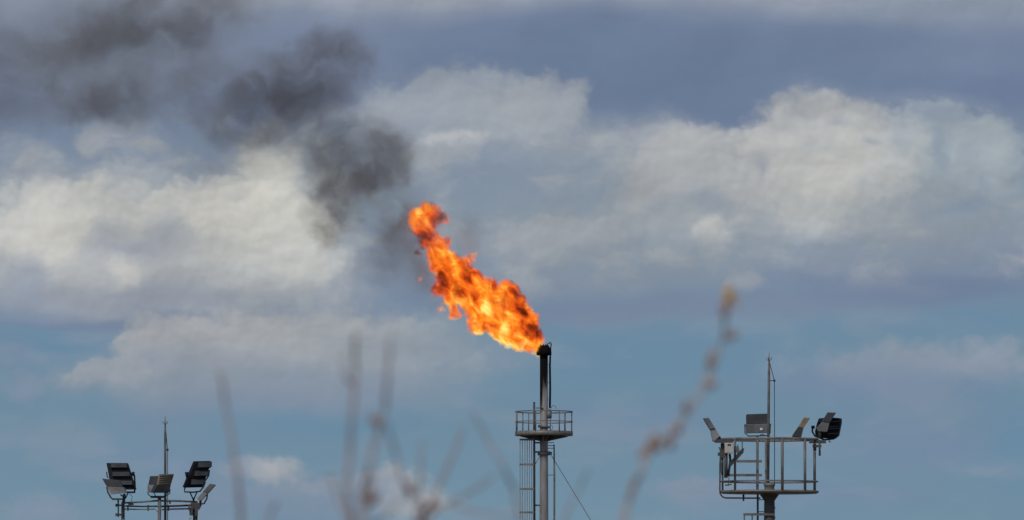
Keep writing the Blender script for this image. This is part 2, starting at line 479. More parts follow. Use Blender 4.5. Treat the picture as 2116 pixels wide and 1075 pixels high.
SOOT = mat_paint('soot black steel', (0.009, 0.008, 0.008), .9, 0.0, .4, 3, spec=.05)
CABLE = mat_paint('black cable', (0.03, 0.03, 0.03), .6, 0.0, .2, 4, bump=0)
RUST = mat_paint('rusty brown paint', (0.16, 0.055, 0.035), .7, 0.0, .3, 4)

# ------------------------------------------------------------------ ground
def make_ground():
    m = bpy.data.materials.new('dry earth'); m.use_nodes = True; k = NT(m.node_tree)
    tc = k.node('ShaderNodeTexCoord').outputs['Object']
    a = k.noise(tc, 0.02, 8.0, 0.6); b = k.noise(tc, 1.4, 6.0, 0.65)
    col = k.mix(k.mr(a, .4, .6), (0.20, 0.15, 0.10, 1), (0.13, 0.12, 0.06, 1))
    col = k.mix(k.mr(b, .35, .7, 0, .6), col, (0.27, 0.22, 0.16, 1))
    bs = m.node_tree.nodes['Principled BSDF']; k.put(bs.inputs['Base Color'], col); bs.inputs['Roughness'].default_value = .95
    bn = k.node('ShaderNodeBump'); bn.inputs['Distance'].default_value = .05; k.put(bn.inputs['Height'], b)
    m.node_tree.links.new(bn.outputs[0], bs.inputs['Normal'])
    bm = bmesh.new(); bmesh.ops.create_circle(bm, cap_ends=True, segments=96, radius=25000)
    me = bpy.data.meshes.new('ground'); bm.to_mesh(me); bm.free(); me.materials.append(m)
    o = bpy.data.objects.new('ground', me); C.objects.link(o); o['kind'] = 'structure'
make_ground()

# ------------------------------------------------------------------ flare stack
YF = 600.0
def make_flare():
    global ORIGIN
    tip = P(1124, 712, YF)
    base = Vector((tip.x, YF, 0))
    t = thing('flare_stack', base, 'tall grey flare stack with sooty black tip, round railed platform and caged ladder', 'flare stack')
    def q(zx, zy, dy=0.0):
        return P(1020 + zx / 2.723, 680 + zy / 2.723, YF + dy)
    M = 2.723 * F / YF                                 # zoom pixels per metre
    cx = 283; c0 = q(cx, 0); X = c0.x
    def z(zy): return q(cx, zy).z
    # stack with soot running down from the tip
    sm = bpy.data.materials.new('sooty stack paint'); sm.use_nodes = True; k = NT(sm.node_tree)
    tc = k.node('ShaderNodeTexCoord').outputs['Object']
    px_, py_, pz_ = k.sep(tc)
    n = k.noise(k.v('MULTIPLY', tc, (3, 3, 0.7)), 1.0, 6.0, .6)
    n2 = k.noise(k.v('MULTIPLY', tc, (9, 9, 0.5)), 1.0, 4.0, .6)
    # soot lies thicker and lower on the side the flame leans to (-x)
    hgt = k.m("MULTIPLY_ADD", px_, -4.0, k.m('MULTIPLY_ADD', n2, -3.0, pz_))
    hgt = k.m('ADD', hgt, k.m('MULTIPLY', n, -1.2))
    soot = k.mr(hgt, z(430) - 2.1, z(300) - 2.1)
    body = k.mix(k.mr(n, .35, .68), (0.30, 0.285, 0.29, 1), (0.215, 0.20, 0.20, 1))
    body = k.mix(k.mr(n2, .52, .75, 0, .5), body, (0.12, 0.085, 0.07, 1))
    bs = sm.node_tree.nodes['Principled BSDF']
    k.put(bs.inputs['Base Color'], k.mix(soot, body, (0.008, 0.0075, 0.0075, 1)))
    k.put(bs.inputs['Roughness'], k.mr(soot, 0, 1, .55, .95)); k.put(bs.inputs['Specular IOR Level'], k.mr(soot, 0, 1, .4, .05))
    r = 0.25
    MB().lathe((X, YF, 0), [(.9, 0), (.9, .5), (.36, .52), (.30, z(1075) - 4), (r, z(705)), (r, z(146))], 28).obj('stack', sm, t)
    tipm = MB().lathe((X, YF, 0), [(.26, z(150)), (.475, z(148)), (.475, z(127)), (.40, z(108)), (.29, z(92)), (.20, z(92)), (.18, z(110))], 28)
    tipm.obj('burner_tip', SOOT, t)
    j = MB()
    for a in range(9):
        an = a * 2 * pi / 9 + .3
        j.tube([(X + .27 * cos(an), YF + .27 * sin(an), z(96)), (X + .24 * cos(an), YF + .24 * sin(an), z(88 - 3 * (a % 3)))], .03, 6)
    j.obj('burner_nozzle', SOOT, t)
    for (dx, dy, top) in ((.40, -.1, 96), (.345, .12, 146)):
        p = MB(); xx = X + dx
        pts = [(xx, YF + dy, z(445)), (xx + .02, YF + dy, z(330)), (xx + .0, YF + dy, z(210)), (xx + .03, YF + dy, z(top + 6))]
        if top < 100:
            pts += [(xx + .06, YF + dy, z(84)), (xx + .0, YF + dy, z(76)), (xx - .12, YF + dy, z(84))]
        p.tube(pts, .036, 8)
        p.obj('pilot_pipe', SOOT, t)
    cl = MB()
    for zy in (200, 300, 400):
        cl.tube([(X + .2, YF - .1, z(zy)), (X + .42, YF - .1, z(zy))], .02, 6)
    cl.obj('pipe_clamp', GALV_D, t)
    # platform
    RP = 163 / M
    pf = MB()
    pf.lathe((X, YF, 0), [(RP - .02, z(601)), (RP, z(600)), (RP, z(577)), (RP - .05, z(577)), (RP - .06, z(597)), (.3, z(597))], 40)
    pl = pf.obj('platform', GALV, t)
    b = MB()
    for i in range(8):
        an = i * pi / 4 + .2
        d = Vector((cos(an), sin(an), 0))
        A = Vector((X, YF, z(602))) + d * .24; B = Vector((X, YF, z(602))) + d * 1.5; Cc = Vector((X, YF, z(632))) + d * .24
        e = Vector((-d.y, d.x, 0)) * .03
        b.slab([A - e, B - e, B - e - Vector((0, 0, .05)), Cc - e], 0, e * 2)
    b.obj('support_bracket', GALV_D, pl)
    rl = MB()
    rl.ring((X, YF, z(466)), RP - .02, .035, 40); rl.ring((X, YF, z(523)), RP - .02, .028, 40)
    hr = rl.obj('handrail', GALV, t)
    posts = [(130, -1, .055), (165, 1, .035), (198, 1, .035), (238, -1, .03), (322, 1, .03), (372, -1, .04), (405, 1, .05), (443, -1, .035)]
    for zx, sgn, rr in posts:
        dx = max(-.995, min(.995, (zx - 285) / 163)) * (RP - .02)
        y = sgn * sqrt(max(0, (RP - .02) ** 2 - dx * dx))
        MB().tube([(X + dx, YF + y, z(586)), (X + dx, YF + y, z(464))], rr, 8).obj('post', GALV, hr)
    # instrument box, lamp and clamps at the platform
    v = MB(); v.tube([(X + .33, YF - .32, z(505)), (X + .33, YF - .32, z(462))], [.15, .16], 12); v.tube([(X + .33, YF - .32, z(462)), (X + .33, YF - .32, z(452))], [.16, .08], 12)
    v.obj('valve_housing', GALV, t)
    v = MB(); v.box((X - .30, YF - .2, z(548)), (.14, .14, .16)); v.tube([(X - .2, YF - .3, z(552)), (X + .36, YF - .3, z(555))], .06, 8)
    v.tube([(X - .25, YF - .26, z(458)), (X - .05, YF - .3, z(446)), (X - .5, YF - .26, z(446))], .03, 6)
    v.obj('pipe_clamp', GALV_D, t)
    h = MB(); pts = [(X + .42 + .13 * cos(a), YF - .3, z(556) + .16 * sin(a)) for a in [i * pi / 8 for i in range(-4, 9)]]
    h.tube(pts, .016, 6); pts = [(X + .6 + .15 * cos(a), YF, z(448) + .2 * sin(a)) for a in [i * pi / 6 for i in range(0, 7)]]
    h.tube(pts, .014, 6); h.obj('hose_loop', GALV_D, t)
    # caged ladder seen from the side
    lx = X + (229 - cx) / M
    ld = MB()
    for dy in (-.22, .22):
        ld.tube([(lx, YF + dy, 0), (lx, YF + dy, z(600))], .05, 8)
    zz = .3
    while zz < z(575):
        ld.tube([(lx, YF - .22, zz), (lx, YF + .22, zz)], .016, 6); zz += .3
    la = ld.obj('ladder', GALV, t)
    MB().tube([(lx + .0, YF - .3, z(1075) - 1), (lx - .01, YF - .3, z(560)), (lx - .012, YF - .3, z(412))], [.075, .07, .065], 10).obj('ladder_post', GALV_D, la)
    cg = MB(); ex = 82 / M
    hz = z(622)
    zs = [z(622), z(762), z(900), z(1032)]
    while zs[-1] > 3.5: zs.append(zs[-1] - 1.5)
    for h_ in zs:
        pts = [(lx - ex * sin(a), YF - .36 * cos(a), h_) for a in [i * pi / 12 for i in range(13)]]
        for p0, p1 in zip(pts, pts[1:]):
            A = Vector(p0); B = Vector(p1); u = Vector((0, 0, .05))
            cg.slab([A - u, B - u, B + u, A + u], 0, Vector(((A.x + B.x) / 2 - lx, ((A.y + B.y) / 2 - YF), 0)).normalized() * .02)
    for zx in (147, 160, 175, 188, 201, 214):
        s_ = (229 - zx) / 82.0; a = math.asin(min(1, s_))
        if zx in (160, 188, 214): a = pi - a
        cg.tube([(lx - ex * .98 * sin(a), YF - .35 * cos(a), zs[-1]), (lx - ex * .98 * sin(a), YF - .35 * cos(a), z(618))], .02, 6)
    cg.obj('safety_cage', GALV, la)
    st = MB()
    for zy in (640, 692, 992, 1300):
        st.tube([(X - .2, YF, z(zy)), (lx, YF, z(zy))], .05, 8)
    st.tube([(lx, YF - .2, z(770)), (X - .15, YF - .1, z(700))], .022, 6)
    st.obj('stay_bar', GALV, t)
    # service pipe on the right with its brackets
    rx = X + (340 - cx) / M
    MB().tube([(rx - .02, YF, 0), (rx + .02, YF, z(820)), (rx, YF, z(650))], [.06, .06, .04], 10).obj('service_pipe', GALV, t)
    st = MB()
    for zy in (640, 656, 671, 822, 1120):
        st.tube([(X + .2, YF, z(zy)), (rx, YF, z(zy))], .024, 6)
    st.obj('pipe_bracket', GALV_D, t)
    gb = MB(); gb.lathe((X, YF, 0), [(.30, z(712)), (.40, z(710)), (.40, z(690)), (.30, z(688))], 20); gb.box((X + .35, YF, z(700)), (.3, .2, .2))
    gb.obj('guy_collar', GALV, t)
    A = q(325, 712, -.1); B = q(548, 1075, -.1)
    d = B - A; g = A + d * (A.z / -d.z)
    g.z = 0
    MB().tube([A, A.lerp(g, .5) + Vector((0, 0, -.15)), g], .022, 6).obj('guy_wire', GALV_D, t)
make_flare()

# ------------------------------------------------------------------ floodlight masts
def rod(t, q, zx_tip, zy_tip, zy_shoulder, zx_bot, zy_bot, M, r0, r1, prongs, ins, cable_bot):
    """lightning rod with a crown of prongs and a down-conductor on a stand-off"""
    a = q(zx_tip, zy_shoulder); b = q(zx_bot, zy_bot); tip = q(zx_tip, zy_tip)
    rd = MB().tube([b, a.lerp(b, .08), a], [r0, r1 * 1.05, r1 * .75], 12).obj('lightning_rod', GALV, t)
    m = MB(); m.tube([a, a.lerp(tip, .35), tip], [r1 * .55, r1 * .4, r1 * .15], 8)
    c = a.lerp(tip, .12)
    for i in range(5):
        an = i * 2 * pi / 5 + .5
        d = Vector((cos(an), sin(an), 0))
        m.tube([c, c + d * prongs * .6 + Vector((0, 0, prongs * .35)), c + d * prongs + Vector((0, 0, prongs * 1.1))], r1 * .16, 5)
    m.obj('finial', RUST, rd)
    w = MB(); s = q(*ins)
    w.tube([a + Vector((.01, -.02, 0)), q(zx_tip + (ins[0] - zx_tip) * .55, zy_shoulder + (ins[1] - zy_shoulder) * .5), s], .009, 5)
    w.tube([s, q(ins[0] + 1, (ins[1] + cable_bot) / 2), q(ins[0] + 1, cable_bot)], .010, 5)
    w.obj('conductor_cable', CABLE, t)
    i_ = MB(); i_.tube([q(zx_tip - 2, ins[1], .0), s], .010, 5); i_.tube([s - Vector((.025, 0, .0)), s + Vector((.028, 0, 0))], .026, 8)
    i_.obj('standoff_insulator', CABLE, rd)
    return rd

def make_right_mast():
    Y = 240.0; Z = 999.0 / 330
    def q(zx, zy, dy=0.0): return P(1430 + zx / Z, 720 + zy / Z, Y + dy)
    M = Z * F / Y
    cx = 484; X = q(cx, 900).x
    def z(zy): return q(cx, zy).z
    t = thing('floodlight_mast', (X, Y, 0), 'tall grey floodlight mast with oval railed platform, ladder and floodlights on its top rail', 'floodlight mast')
    MB().lathe((X, Y, 0), [(.42, 0), (.42, .04), (.19, .06), (.19, .5), (.135, z(985)), (.130, z(955)), (.235, z(917)), (.235, z(914))], 24).obj('column', GALV_D, t)
    MB().lathe((X, Y, 0), [(.10, z(905)), (.125, z(880)), (.125, z(862)), (.145, z(860)), (.145, z(845)), (.10, z(844))], 24).obj('column_cap', GALV, t)
    RP = 302 / M
    pf = MB().lathe((X, Y, 0), [(.15, z(909)), (RP - .02, z(909)), (RP, z(905)), (RP, z(893)), (RP - .03, z(890)), (.15, z(893))], 48)
    for v_ in pf.bm.verts: v_.co.y = Y + (v_.co.y - Y) * .6
    pf.ring((X, Y, z(898)), RP, .032, 48, ry=RP * .6)
    pl = pf.obj('platform', GALV, t)
    rl = MB(); rl.ring((X, Y, z(570)), RP, .030, 48, 10, ry=RP * .6); rl.ring((X, Y, z(834)), RP, .019, 48, ry=RP * .6)
    hr = rl.obj('handrail', GALV, t)
    for zx, sgn, rr in ((192, 1, .026), (266, -1, .030), (560, -1, .036), (703, -1, .034), (769, 1, .034), (413, 1, .030)):
        dx = max(-.985, min(.985, (zx - cx) / 302.0)) * RP
        y = sgn * .6 * sqrt(RP * RP - dx * dx)
        MB().tube([(X + dx, Y + y, z(897)), (X + dx, Y + y, z(570))], rr, 10).obj('post', GALV, hr)
    # ladder through the platform
    ld = MB()
    for zx in (411, 462):
        ld.tube([q(zx, 560, .62), (q(zx, 900).x, Y + .62, 0)], .026, 8)
    zz = .4
    while zz < z(905):
        ld.tube([q(411, 0, .62) * Vector((1, 1, 0)).x * 0 + Vector((q(411, 900).x, Y + .62, zz)), Vector((q(462, 900).x, Y + .62, zz))], .012, 6); zz += .3
    la = ld.obj('ladder', GALV, t)
    gt = MB()
    for zy, za in ((703, 280), (790, 232)):
        gt.box(((q(za, zy).x + q(440, zy).x) / 2, Y + .35, z(zy)), ((440 - za) / M, .03, 16 / M))
    gt.obj('gate_bar', GALV, la)
    lb = MB(); lb.box(((q(320, 1040).x + q(515, 1040).x) / 2, Y - .16, z(1040)), (195 / M, .05, 15 / M))
    for zx in (327, 376):
        lb.tube([q(zx, 1040, -.16), (q(zx, 1040).x, Y - .16, z(1040) - 6.0)], .018, 6)
    lb.tube([(X - .02, Y - .16, z(1043)), (X - .02, Y, z(1043))], .03, 6)
    lb.obj('rest_platform', GALV, t)
    pg = MB()
    for zy in (998, 1060, 1130):
        pg.tube([(X, Y, z(zy)), (X + .155, Y, z(zy))], .014, 6)
    pg.obj('step_peg', GALV_D, t)
    rod(t, q, 482, 25, 88, 475, 850, M, .036, .030, .085, (515, 202), 842)
    # conduit round the left of the platform
    c = MB(); pts = [q(170, 618, -.1), q(178, 640, -.1), q(175, 760, -.1), q(174, 880, -.1)]
    for i in range(1, 7):
        a = pi + i * pi / 12
        pts.append(q(214 + 40 * cos(a), 893 - 43 * sin(a), -.1))
    pts += [q(320, 937, -.1), q(428, 937, -.1)]
    c.tube(pts, .019, 8); c.tube([q(322, 915, -.1), q(322, 955, -.1)], [.026, .022], 8)
    c.obj('conduit', GALV_D, t)
    jb = MB().box(q(230, 624, -.9), (52 / M, .2, 64 / M)).obj('junction_box', CREAM, t, bevel=.012)
    MB().box(q(233, 604, -1.004), (21 / M, .006, 12 / M)).obj('label_plate', DGREY, jb)
    br = MB()
    br.box(q(200, 580, -.75), (110 / M, .12, 22 / M))
    br.box(q(194, 640, -.6), (30 / M, .1, 90 / M))
    br.tube([q(212, 650, -.75), q(212, 810, -.75)], .045, 8); br.tube([q(235, 660, -.7), q(240, 700, -.7), q(226, 800, -.7)], .03, 8)
    br.tube([q(190, 660, -.55), q(190, 790, -.55)], .03, 8)
    br.box(q(180, 745, -.6), (20 / M, .12, 62 / M)); br.tube([q(232, 780, -.7), q(228, 860, -.7), q(212, 858, -.7)], .010, 5)
    br.tube([q(205, 855, -.7), q(248, 852, -.7)], .016, 6)
    br.box(q(168, 662, -.55), (14 / M, .1, 20 / M)); br.tube([q(314, 585, -.5), q(314, 640, -.5)], .012, 6)
    br.obj('cable_bracket', GALV_D, t)
    ar = MB()
    ar.slab([q(228, 722, -.8), q(308, 632, -.8), q(327, 622, -.8), q(322, 652, -.8), q(240, 742, -.8)], .22)
    ar.obj('arm', DGREY, t)
    MB().slab([q(283, 660, -.82), q(270, 628, -.82), q(288, 600, -.82), q(298, 640, -.82)], .1).obj('gusset', MGREY, t)
    # five floodlights
    f = MB().slab([q(70, 436, -.25), q(105, 434, -.25), q(145, 500, -.25), q(112, 506, -.25)], 0, (0, .48, 0)).obj('floodlight', MGREY, t, bevel=.012)
    lab(f, 'slim grey floodlight tilted outward, seen edge-on above the cream junction box')
    MB().slab([q(114, 506, -.2), q(146, 501, -.2), q(174, 550, -.2), q(140, 582, -.2), q(128, 575, -.2)], 0, (0, .38, 0)).obj('control_gear', LGREY, f, bevel=.012)
    MB().slab([q(136, 585, -.1), q(131, 572, -.1), q(158, 560, -.1), q(178, 548, -.1), q(182, 568, -.1), q(160, 586, -.1)], 0, (0, .12, 0)).obj('yoke', GALV_D, f)
    f = MB().slab([q(338, 418, .9), q(343, 412, .9), q(474, 408, .9), q(478, 414, .9), q(478, 470, .9), q(339, 474, .9)], .10, (0, .12, 0)).obj('floodlight', BLACK2, t, bevel=.008)
    lab(f, 'floodlight facing square on, dark above and grey below, behind the lightning rod')
    g = MB().slab([q(337, 475, .86), q(477, 471, .86), q(480, 527, .86), q(338, 530, .86)], .1, (0, .20, 0)).obj('control_gear', MGREY, f, bevel=.01)
    MB().box(q(433, 505, .845), (16 / M, .006, 14 / M)).obj('sticker', WHITE, f)
    y = MB(); y.tube([q(331, 480, .95), q(331, 530, .95), q(352, 549, .95), q(470, 546, .95), q(488, 530, .95), q(490, 478, .95)], .014, 6)
    y.box(q(333, 482, .93), (.05, .08, .05)); y.box(q(488, 478, .93), (.05, .08, .05)); y.tube([q(425, 545, .95), q(440, 535, .95), q(455, 548, .95)], .012, 6)
    y.tube([q(410, 548, .95), q(410, 572, 1.0)], .03, 8)
    y.obj('yoke', GALV_D, f)
    f = MB().slab([q(700, 432, -.2), q(739, 436, -.2), q(696, 500, -.2), q(664, 492, -.2)], 0, (0, .46, 0)).obj('floodlight', TAN, t, bevel=.012)
    lab(f, 'slim floodlight with a painted tan reflection on its edge leaning right above the rail')
    MB().slab([q(664, 490, -.18), q(697, 500, -.18), q(684, 555, -.18), q(628, 552, -.18), q(630, 540, -.18)], 0, (0, .38, 0)).obj('control_gear', DGREY, f, bevel=.012)
    MB().tube([q(650, 545, 0), q(655, 572, 0)], .04, 8).obj('yoke', GALV_D, f)
    f = MB().slab([q(792, 438, .25), q(862, 432, .05), q(926, 436, .3), q(928, 462, .3), q(912, 545, .32), q(884, 567, .3), q(772, 556, .12), q(768, 520, .12), q(780, 470, .2)], .2, (.05, .2, 0)).obj('floodlight', BLACK, t, bevel=.015)
    lab(f, 'black finned floodlight seen from behind, at the end of the rail')
    fn = MB()
    for i, (a, b) in enumerate(((455, 452), (488, 484), (500, 497), (530, 528))):
        fn.slab([q(850, a, .02), q(918, b, .18), q(914, b + 7, .18), q(850, a + 8, .02)], 0, (0, .08, 0))
    fn.obj('fin', BLACK2, f)
    y = MB(); y.tube([q(756, 490, .1), q(752, 520, .1), q(768, 548, .08), q(830, 572, .05), q(886, 566, .2)], .022, 8)
    y.tube([q(757, 484, .1), q(757, 502, .1)], .045, 10); y.tube([q(815, 575, 0), q(850, 570, 0), q(868, 588, 0), q(855, 585, 0)], .010, 5)
    y.obj('yoke', BLACK, f)
    f = MB().slab([q(848, 400, -.3), q(902, 402, -.3), q(862, 464, -.3), q(812, 458, -.3)], 0, (0, .42, 0)).obj('floodlight', DGREY, t, bevel=.012)
    lab(f, 'slim grey floodlight tilted right in front of the black finned one')
    MB().slab([q(812, 460, -.28), q(861, 465, -.28), q(846, 522, -.28), q(790, 520, -.28), q(778, 500, -.28)], 0, (0, .36, 0)).obj('control_gear', MGREY, f, bevel=.012)
    y = MB(); y.tube([q(798, 505, -.2), q(800, 560, -.2)], .035, 8); y.box(q(785, 584, -.15), (105 / M, .14, 20 / M)); y.box(q(782, 612, -.15), (55 / M, .14, 14 / M)); y.tube([q(798, 590, -.2), q(799, 672, -.2)], .026, 8)
    y.tube([q(768, 600, -.1), q(768, 640, -.1)], .04, 8)
    y.obj('yoke', GALV_D, f)
make_right_mast()

def make_left_mast():
    Y = 252.0; Z = 1290.0 / 270
    def q(zx, zy, dy=0.0): return P(190 + zx / Z, 850 + zy / Z, Y + dy)
    M = Z * F / Y
    base = Vector((q(690, 900).x, Y, 0))
    t = thing('floodlight_mast', base, 'grey steel floodlight tower whose posts and thin crossbars carry a fan of six floodlights', 'floodlight mast')
    for zx, dy, r, top, mt in ((307, 0, .047, 895, GALV), (667, -.55, .046, 850, GALV), (1020, 0, .062, 890, GALV_D)):
        o = MB().tube([(q(zx, top).x, Y + dy, 0), q(zx, top, dy)], r, 12)
        o.obj('post', mt, t)
    rod(t, q, 723, 48, 145, 724, 1075, M, .033, .030, .085, (746, 380), 1075)
    MB().tube([(q(724, 1075).x, Y, 0), q(724, 1070)], .033, 10).obj('rod_base', GALV, t)
    def rail(n, pts, r, mt=GALV):
        MB().tube(pts, r, 8).obj(n, mt, t)
    rail('crossbar', [q(300, 906), q(480, 896, -.25), q(660, 882, -.52)], .024)
    rail('crossbar', [q(672, 884, -.52), q(860, 886, -.25), q(1040, 896)], .026)
    rail('crossbar', [q(330, 936, .05), q(500, 940, -.1), q(700, 938, -.4)], .022)
    rail('crossbar', [q(690, 940, -.4), q(860, 934, -.2), q(985, 928)], .026, GALV_D)
    rail('crossbar', [q(325, 966, .05), q(480, 969, -.1), q(615, 966, -.3)], .016)
    rail('crossbar', [q(690, 972, -.3), q(800, 966, -.2), q(975, 962)], .020)
    cl = MB()
    for zx, zy in ((355, 955), (555, 955), (755, 955), (958, 950), (770, 902)):
        cl.box(q(zx, zy, -.2), (16 / M, .08, 56 / M if zy != 902 else 22 / M))
    cl.box(q(385, 915, -.15), (52 / M, .1, 22 / M))
    cl.obj('clamp', GALV_D, t)
    bx = MB(); bx.box(q(980, 990, -.12), (34 / M, .14, 78 / M)); bx.box(q(1022, 935, -.12), (95 / M, .1, 60 / M)); bx.box(q(1030, 985, -.1), (30 / M, .16, 110 / M))
    bx.obj('ballast_box', GALV_D, t, bevel=.01)
    cb = MB()
    cb.tube([q(372, 815, -.1), q(398, 840, -.1), q(392, 880, -.1), q(380, 905, -.1)], .007, 5)
    cb.tube([q(615, 960, -.4), q(640, 985, -.5), q(650, 1000, -.5)], .007, 5)
    cb.tube([q(985, 1050, -.1), q(960, 1065, -.1), q(975, 1075, -.1), q(985, 1100, -.1)], .008, 5)
    cb.tube([q(1060, 930, 0), q(1080, 930, 0), q(1050, 980, 0)], .010, 5)
    cb.obj('loose_cable', CABLE, t)
    sp = MB(); sp.tube([q(260, 870, -.2), q(260, 1045, -.2)], .020, 8)
    sp.obj('bracket_pipe', GALV, t)
    sp = MB()
    for zy in (928, 1022):
        sp.box(q(245, zy, -.2), (26 / M, .1, 28 / M)); sp.box(q(275, zy, -.1), (60 / M, .05, 16 / M))
    sp.obj('pipe_clamp', GALV_D, t)

    def rear_light(cs, label, th=.13):
        """a big black floodlight seen from behind: three stepped tiers of fins in a frame; cs = four corners (TL, TR, BR, BL)"""
        TL, TR, BR, BL = [Vector(c) for c in cs]
        n = (TR - TL).cross(BL - TL).normalized()
        if n.y < 0: n = -n
        f = MB().slab([TL, TR, BR, BL], th).obj('floodlight', BLACK, t, bevel=.012)
        lab(f, label)
        def at(u, v): return TL.lerp(TR, u).lerp(BL.lerp(BR, u), v)
        for i in range(3):
            v0 = .02 + i * .33; v1 = v0 + .17; v2 = v0 + .24
            a, b, c, d = at(.2, v0), at(.98, v0), at(.98, v1), at(.2, v1)
            m = MB()
            e0 = -n * .02; e1 = -n * .10
            vs = [a + e0, b + e0, c + e1, d + e1]
            m.slab(vs, 0, n * .03)
            m.obj('fin', BLACK2, f)
            s = MB()
            for u in (.21, .97):
                s.slab([at(u, v0), at(u, v0) + e0, at(u, v1) + e1, at(u, v2)], 0, (TR - TL).normalized() * .012)
            s.obj('fin_cheek', BLACK, f)
        return f, at, n
    f, at, n = rear_light((q(142, 510, .1), q(346, 510, -.05), q(428, 768, -.15), q(188, 770, 0)), 'big black floodlight seen from behind above the left post, leaning left')
    y = MB(); y.tube([q(385, 620, -.2), q(405, 600, -.2), q(420, 640, -.2), q(426, 740, -.2), q(420, 800, -.2)], .022, 8)
    MB().tube([q(145, 598, .1), q(150, 640, .1), q(160, 660, .1)], .014, 6).obj('pivot_arm', BLACK, f)
    y.box(q(378, 800, -.2), (98 / M, .09, 17 / M)); y.tube([q(408, 602, -.24), q(408, 640, -.24)], .040, 10); y.tube([q(358, 806, -.2), q(330, 860, -.1)], .016, 6)
    y.obj('yoke', BLACK, f)
    y = MB(); y.tube([q(320, 820, -.15), q(312, 900, 0)], .040, 8); y.obj('bracket', GALV_D, f)
    f, at, n = rear_light((q(1022, 500, -.08), q(1184, 496, .16), q(1092, 752, .1), q(914, 756, -.1)), 'big black floodlight seen from behind above the right post, leaning right')
    y = MB(); y.tube([q(1160, 580, .05), q(1150, 640, .05), q(1115, 690, -.2), q(1105, 740, -.2), q(1068, 790, -.2), q(1000, 800, -.2), q(915, 796, -.2), q(916, 750, -.2)], .020, 8)
    y.tube([q(935, 600, -.2), q(938, 650, -.2)], [.05, .03], 10); y.tube([q(940, 640, -.2), q(928, 700, -.2), q(918, 760, -.2)], .022, 8)
    for a, b in ((968, 1000), (1036, 1004)):
        y.tube([q(a, 800, -.2), q(b, 872, -.1)], .017, 6)
    y.tube([q(1003, 860, -.1), q(1004, 905, 0)], .026, 8)
    y.obj('yoke', BLACK, f)
    # front-left two-tone light
    f = MB().slab([q(98, 664, -.45), q(268, 682, -.62), q(302, 752, -.66), q(146, 744, -.5)], .07).obj('floodlight', DGREY, t, bevel=.008)
    lab(f, 'grey floodlight in front of the left black one, dark panel over a pale box')
    MB().slab([q(148, 745, -.52), q(300, 753, -.68), q(332, 806, -.68), q(190, 824, -.54)], .13).obj('control_gear', LGREY, f, bevel=.008)
    y = MB(); y.tube([q(145, 745, -.45), q(158, 800, -.45), q(185, 850, -.45), q(205, 868, -.45), q(305, 868, -.45)], .022, 8); y.tube([q(285, 825, -.5), q(318, 850, -.3)], .018, 6)
    y.box(q(250, 868, -.45), (105 / M, .1, 18 / M)); y.tube([q(258, 868, -.3), q(258, 900, -.2)], .02, 8)
    y.obj('yoke', GALV_D, f)
    # two crossed lights in the middle
    f = MB().slab([q(572, 640, -.45), q(672, 638, -.75), q(660, 726, -.75), q(556, 726, -.45)], .07).obj('floodlight', DGREY, t, bevel=.008)
    lab(f, 'dark grey floodlight facing left at the middle post, over a pale box')
    MB().slab([q(548, 726, -.47), q(642, 726, -.77), q(606, 806, -.77), q(549, 804, -.47)], .12).obj('control_gear', LGREY, f, bevel=.008)
    f2 = MB().slab([q(672, 624, -.80), q(811, 621, -.50), q(778, 728, -.50), q(652, 730, -.80)], .06).obj('floodlight', TAN, t, bevel=.008)
    lab(f2, 'floodlight with a slatted face painted with tan reflected light, turned right at the middle post')
    fr = MB()
    for i in range(5):
        w = .1 + i * .2
        A = q(672, 624, -.81).lerp(q(652, 730, -.81), w); B = q(811, 621, -.51).lerp(q(778, 728, -.51), w)
        fr.tube([A, B], .010, 5)
    fr.obj('slat', MGREY, f2)
    MB().slab([q(641, 730, -.82), q(780, 729, -.52), q(762, 806, -.52), q(605, 807, -.82)], .12).obj('control_gear', BLACK2, f2, bevel=.008)
    y = MB(); y.tube([q(549, 800, -.6), q(556, 822, -.6), q(585, 845, -.6), q(715, 845, -.6), q(768, 812, -.6), q(772, 770, -.6)], .013, 6)
    y.box(q(650, 846, -.6), (142 / M, .12, 20 / M)); y.tube([q(610, 805, -.6), q(630, 840, -.6)], .013, 6); y.tube([q(740, 805, -.6), q(722, 840, -.6)], .013, 6)
    y.obj('yoke', BLACK, f2)
    # slim light on the right
    f = MB().slab([q(1163, 714, -.4), q(1220, 724, -.4), q(1148, 806, -.4), q(1094, 792, -.4)], 0, (0, .42, 0)).obj('floodlight', MGREY, t, bevel=.01)
    lab(f, 'slim grey floodlight seen edge-on, lowest on the right of its tower')
    MB().slab([q(1093, 794, -.38), q(1146, 807, -.38), q(1084, 876, -.38), q(1060, 884, -.38), q(1036, 862, -.38)], 0, (0, .36, 0)).obj('control_gear', LGREY, f, bevel=.01)
    y = MB(); y.tube([q(1140, 808, -.2), q(1135, 860, -.2), q(1108, 912, -.2), q(1085, 915, -.2)], .02, 8); y.tube([q(1072, 876, -.2), q(1070, 930, -.1)], .034, 8)
    y.obj('yoke', GALV_D, f)
make_left_mast()

